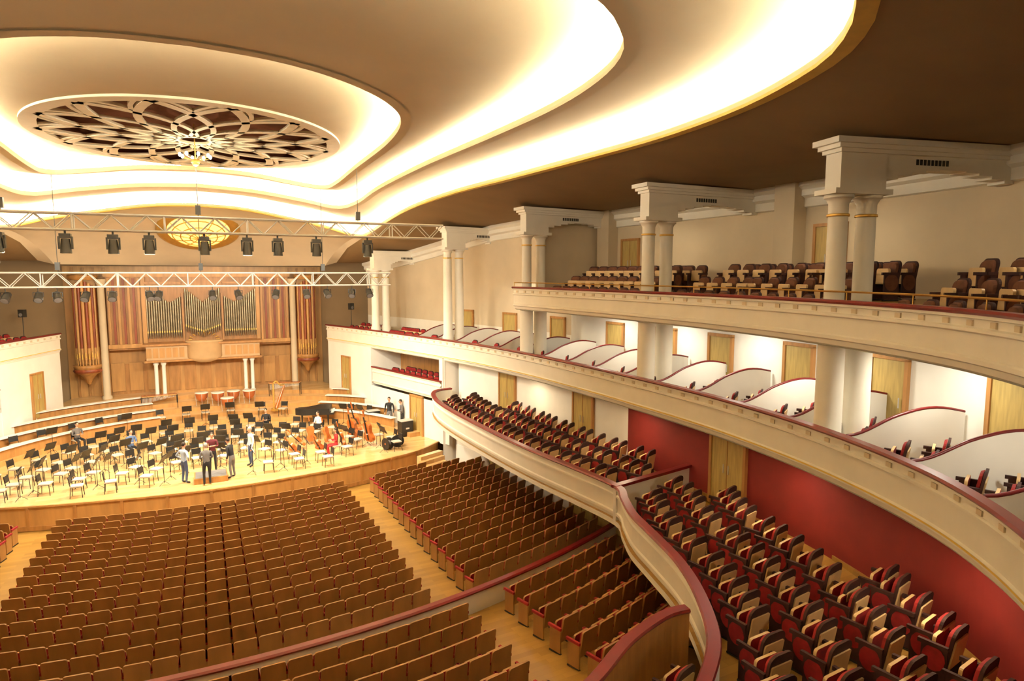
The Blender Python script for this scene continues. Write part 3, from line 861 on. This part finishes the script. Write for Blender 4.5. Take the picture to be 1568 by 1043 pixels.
def reel():
    t=MB()
    for sx in(-.13,.13): t.cyl((sx-.02,0,.3),(sx+.02,0,.3),.3,.3,'black_metal',20)
    t.cyl((-.12,0,.3),(.12,0,.3),.15,.15,'cloth_grey',16); t.cyl((-.16,0,.3),(.16,0,.3),.05,.05,'copper',10); return t.mesh('cable_reel')
RE=reel()
link('cable_reel',RE,(8.1,31.3,.0),.4);link('cable_reel',RE,(8.7,31.6,.0),.9)
t=MB(); t.box((0,0,.45),(.7,.5,.8),'black_metal'); t.box((0,0,.86),(.74,.54,.03),'aluminium'); t.box((0,-.26,.45),(.2,.02,.08),'aluminium')
for sx in(-.28,.28):
    for sy in(-.18,.18): t.cyl((sx,sy,.06),(sx,sy,0),.035,.035,'black_metal',8)
fc=t.mesh('flight_case'); link('flight_case',fc,(9.7,33.6,0),.2); link('flight_case',fc,(8.7,36.9,0),.1)
def spk():
    t=MB()
    for i in range(3):
        a=2*PI*i/3; t.cyl((0,0,.8),(.5*math.cos(a),.5*math.sin(a),.01),.015,.015,'black_metal',6)
    t.cyl((0,0,.6),(0,0,1.9),.018,.018,'black_metal',6); t.box((0,0,2.1),(.3,.25,.42),'black_metal'); t.cyl((0,-.126,2.03),(0,-.13,2.03),.10,.10,'cloth_grey',12); return t.mesh('loudspeaker')
SP=spk(); link('stand_loudspeaker',SP,(8.9,43.2,4.56),.5); link('stand_loudspeaker',SP,(-8.9,43.2,4.56),-.5);link('stand_loudspeaker',SP,(-10.6,40.6,4.56),-.5)
t=MB(); t.lathe((0,0,0),[(.001,1.45),(.16,1.46),(.20,1.62),(.12,1.75),(0,1.78)],'plaster_white',12); t.lathe((0,0,0),[(.22,.0),(.22,.9),(.15,.95),(.2,1.1),(.24,1.35),(.12,1.48)],'plaster_white',12)
t.obj('statue_bust',(11.8,27.4,-1.0),0)

# ------------------------------------------------------------------ people
def rotX(p,o,a):
    y,z=p[1]-o[1],p[2]-o[2];c,s=math.cos(a),math.sin(a);return (p[0],o[1]+y*c-z*s,o[2]+y*s+z*c)
def person(name,loc,rz,top,bottom,hair='hair_dark',arms='down',lean=0.,sit=False,h=1.75,female=False,longhair=False,headturn=0.,stride=.0):
    k=h/1.75
    J={}; J['pel']=(0,0,.93);J['wst']=(0,.0,1.08);J['chs']=(0,.0,1.30);J['nk0']=(0,-.01,1.45);J['nk']=(0,.0,1.53);J['hd']=(0,.01,1.60)
    sw=.185 if not female else .165
    for s,n in((-1,'L'),(1,'R')):
        J['hp'+n]=(s*.095,0,.90)
        if sit:
            J['kn'+n]=(s*.14,.44,.50); J['an'+n]=(s*.15,.40,.09);J['to'+n]=(s*.17,.58,.035)
        else:
            J['kn'+n]=(s*.11,.03+s*stride*.5,.49); J['an'+n]=(s*.115,-.02+s*stride,.09);J['to'+n]=(s*.14,.15+s*stride,.035)
        J['sh'+n]=(s*sw,-.01,1.42)
        if arms=='down': e,w=(s*(sw+.06),-.03,1.13),(s*(sw+.06),.06,.88)
        elif arms=='hips': e,w=(s*(sw+.20),-.08,1.18),(s*(sw-.0),.08,1.02)
        elif arms=='front': e,w=(s*(sw+.05),.03,1.14),(s*.10,.27,1.18)
        elif arms=='cross': e,w=(s*(sw+.05),.05,1.15),(s*-.03,.20,1.20)
        elif arms=='point': e,w=((s*(sw+.05),.10,1.22),(s*.16,.36,1.33)) if s>0 else ((s*(sw+.06),-.03,1.13),(s*(sw+.05),.08,.90))
        J['el'+n]=e;J['wr'+n]=w
        d=(Vector(w)-Vector(e)).normalized(); J['ha'+n]=tuple(Vector(w)+d*.07)
    if sit:
        for q in list(J):
            if q[:2] not in('kn','an','to'): J[q]=(J[q][0],J[q][1],J[q][2]-.40)
    piv=J['pel']
    if lean:
        for q in list(J):
            if q[:2] not in('kn','an','to','hp') and q!='pel': J[q]=rotX(J[q],piv,-lean)
    R=dict(pel=(.145,.10),wst=(.125,.09),chs=(.155,.105),nk0=(.085,.07),nk=(.052,.055),hd=(.055,.06))
    if female: R['wst']=(.105,.08);R['pel']=(.15,.10);R['chs']=(.13,.10)
    for n in'LR':
        R['hp'+n]=(.088,.09);R['kn'+n]=(.058,.06);R['an'+n]=(.042,.045);R['to'+n]=(.042,.03)
        R['sh'+n]=(.062,.062);R['el'+n]=(.043,.043);R['wr'+n]=(.027,.027);R['ha'+n]=(.036,.02)
    E=[('pel','wst'),('wst','chs'),('chs','nk0'),('nk0','nk'),('nk','hd')]
    for n in'LR': E+=[('pel','hp'+n),('hp'+n,'kn'+n),('kn'+n,'an'+n),('an'+n,'to'+n),('chs','sh'+n),('sh'+n,'el'+n),('el'+n,'wr'+n),('wr'+n,'ha'+n)]
    ks=list(J);ix={q:i for i,q in enumerate(ks)}
    me=bpy.data.meshes.new('sk'); me.from_pydata([Vector(J[q])*k for q in ks],[(ix[a],ix[b]) for a,b in E],[])
    ob=bpy.data.objects.new('sk',me); sc.collection.objects.link(ob)
    md=ob.modifiers.new('s','SKIN')
    sv=me.skin_vertices[0].data
    for q in ks: sv[ix[q]].radius=(R[q][0]*k,R[q][1]*k)
    sv[ix['pel']].use_root=True
    md2=ob.modifiers.new('u','SUBSURF');md2.levels=1;md2.render_levels=1
    dg=bpy.context.evaluated_depsgraph_get(); ev=ob.evaluated_get(dg); m2=ev.to_mesh()
    V=[tuple(v.co) for v in m2.vertices];F=[tuple(p.vertices) for p in m2.polygons]; ev.to_mesh_clear()
    bpy.data.objects.remove(ob)
    seg=[(Vector(J[a])*k,Vector(J[b])*k,a,b) for a,b in E]
    def cls(c):
        best=None;bd=9
        for A,B,a,b in seg:
            t=max(0,min(1,(c-A).dot(B-A)/max(1e-9,(B-A).length_squared)));d=(A+(B-A)*t-c).length
            rr=(R[a][0]*(1-t)+R[b][0]*t)*k; d=d-rr*.6
            if d<bd:bd=d;best=(a,b,t)
        a,b,t=best
        if a=='nk' or (a=='nk0' and t>.35): return 'skin'
        if a[:2]=='wr': return 'skin'
        if a[:2]=='el': return 'skin' if t>.86 else top
        if a[:2]=='an': return 'black_metal'
        if a[:2] in('kn','hp'): return bottom
        if a=='pel': return bottom if (b!='wst' or t<.35) else top
        return top
    t=MB()
    for f in F:
        c=Vector((0,0,0))
        for i in f:c+=Vector(V[i])
        c/=len(f); t.m.append(cls(c));t.f.append(f);t.s.append(True)
    t.v=list(V)
    hb=Vector(J['hd'])*k; T=Matrix.Translation(hb+Vector((0,.015*k,.065*k)))@Matrix.Rotation(-lean*.8-.12,4,'X')@Matrix.Rotation(headturn,4,'Z')
    hm=MB(); hm.ell((0,0,0),(.074*k,.092*k,.115*k),'skin',16,12); hm.ell((0,.03*k,-.07*k),(.05*k,.055*k,.05*k),'skin',12,8)
    hm.cyl((0,.085*k,.02*k),(0,.110*k,-.025*k),.008*k,.015*k,'skin',8)
    for s in(-1,1):
        hm.ell((s*.076*k,-.005*k,-.005*k),(.012*k,.02*k,.03*k),'skin',8,6); hm.ell((s*.03*k,.083*k,.012*k),(.011*k,.008*k,.007*k),'black_metal',8,6)
        hm.box((s*.03*k,.086*k,.032*k),(.032*k,.012*k,.006*k),hair)
    hm.ell((0,.088*k,-.055*k),(.022*k,.008*k,.006*k),'cloth_wine',8,6)
    hm.ell((0,-.018*k,.028*k),(.083*k,.095*k,.105*k),hair,16,12)
    if longhair: hm.ell((0,-.055*k,-.08*k),(.085*k,.05*k,.15*k),hair,14,10)
    hm.xform(T); t.inst(hm,(0,0,0))
    for s,n in((-1,'L'),(1,'R')):
        w=Vector(J['wr'+n])*k;p=Vector(J['ha'+n])*k;d=(p-w).normalized()
        side=d.cross(Vector((0,0,1)))
        side=side.normalized() if (side.length>.1 and abs(d.z)<=.8) else Vector((0,1,0))
        nrm=d.cross(side).normalized()*(-s)
        for j,L in enumerate((.066,.076,.072,.058)):
            b=p+side*(j-1.5)*.017*k+d*.015*k; m1=b+(d*.55+nrm*.12)*L*k;e1=m1+(d*.40+nrm*.32)*L*k
            t.cyl(b,m1,.0095*k,.0085*k,'skin',6);t.cyl(m1,e1,.0085*k,.007*k,'skin',6)
        b=p-side*.03*k-d*.02*k;m1=b+(d*.02-side*.022+nrm*.01)*k;e1=m1+(d*.026-side*.004+nrm*.014)*k
        t.cyl(b,m1,.012*k,.010*k,'skin',6);t.cyl(m1,e1,.010*k,.008*k,'skin',6)
    return t.obj(name,loc,rz)
person('man_standing',(-1.0,29.75,0),-.9,'cloth_light','cloth_jeans',arms='hips')
person('conductor',(-.15,29.15,0),PI*.02,'cloth_grey','cloth_black','hair_grey',arms='front',lean=.15,stride=.05)
person('man_leaning',(.85,29.7,0),.9,'cloth_black','cloth_grey',arms='point',lean=.25)
person('man_in_white_shirt',(1.7,31.2,0),1.9,'cloth_white','cloth_jeans','hair_grey',arms='down',h=1.82)
person('man_in_wine_shirt',(.1,31.1,0),PI,'cloth_wine','cloth_black',arms='cross')
person('woman_in_red',(5.6,31.5,0),1.6,'cloth_red','cloth_red','hair_dark',arms='front',sit=True,female=True,longhair=True,h=1.68)
link('orchestra_chair',CH,(5.6,31.5,0),1.6)
person('stagehand',(9.35,35.6,0),2.6,'cloth_black','cloth_grey',arms='down',h=1.8,stride=.06)
person('stagehand',(9.9,34.9,0),1.5,'cloth_grey','cloth_black',arms='front',lean=.1)
for x,y,r_,c in SITTERS:
    person('seated_musician',(x,y,0),r_,c,'cloth_black',arms='front',sit=True); link('orchestra_chair',CH,(x,y,0),r_)

# ------------------------------------------------------------------ lights
def area(name,loc,size,power,col=(1,.74,.40),rot=(0,0,0)):
    l=bpy.data.lights.new(name,'AREA');l.energy=power;l.color=col;l.size=size
    o=bpy.data.objects.new(name,l);sc.collection.objects.link(o);o.location=loc;o.rotation_euler=rot
    return o
for x in(-5,-1.7,1.7,5):
    area('stage_lamp',(x,30.2,8.1),.8,700,(1,.90,.70),(math.radians(25),0,0))
    area('stage_lamp',(x,24,9.5),.8,460,(1,.90,.70),(math.radians(40),0,0))
for y in(5.5,8.5,11.5,14.5,18,21.5,28):
    p,q=near(y)
    for s in(-1,1):
        if s<0 and y<20: continue
        area('loge_downlight',(s*(p[0]+q[0]*2.0),p[1]+q[1]*2.0,7.2 if y<24 else 8.5),.5,64,(1,.93,.77))
for y in(6,12.8,20.5):
    area('upper_downlight',(railX(y)+3,y,10.9),.6,42,(1,.84,.58))
for y in(6,10.5,17,24):
    area('lower_balcony_downlight',(railX(y)-.2,y,4.28),.4,30,(1,.78,.50))
l=bpy.data.lights.new('grille_fill_light','POINT');l.energy=170;l.color=(1,.85,.58);l.shadow_soft_size=.1  # fill light added below the chandelier to brighten the grille ribs
o=bpy.data.objects.new('grille_fill_light',l);sc.collection.objects.link(o);o.location=(0,GC[1],12.12)
w=bpy.data.worlds.new('world');sc.world=w;w.use_nodes=True
w.node_tree.nodes['Background'].inputs[0].default_value=(.9,.55,.25,1);w.node_tree.nodes['Background'].inputs[1].default_value=.05
cd=bpy.data.cameras.new('camera');cd.sensor_width=36;cd.lens=984/1568*36;cd.clip_start=.05;cd.clip_end=300
co=bpy.data.objects.new('camera',cd);sc.collection.objects.link(co);co.location=(0,0,8.8);co.rotation_euler=(math.radians(84.1),0,math.radians(-25.7))
sc.camera=co
sc.view_settings.view_transform='Standard'
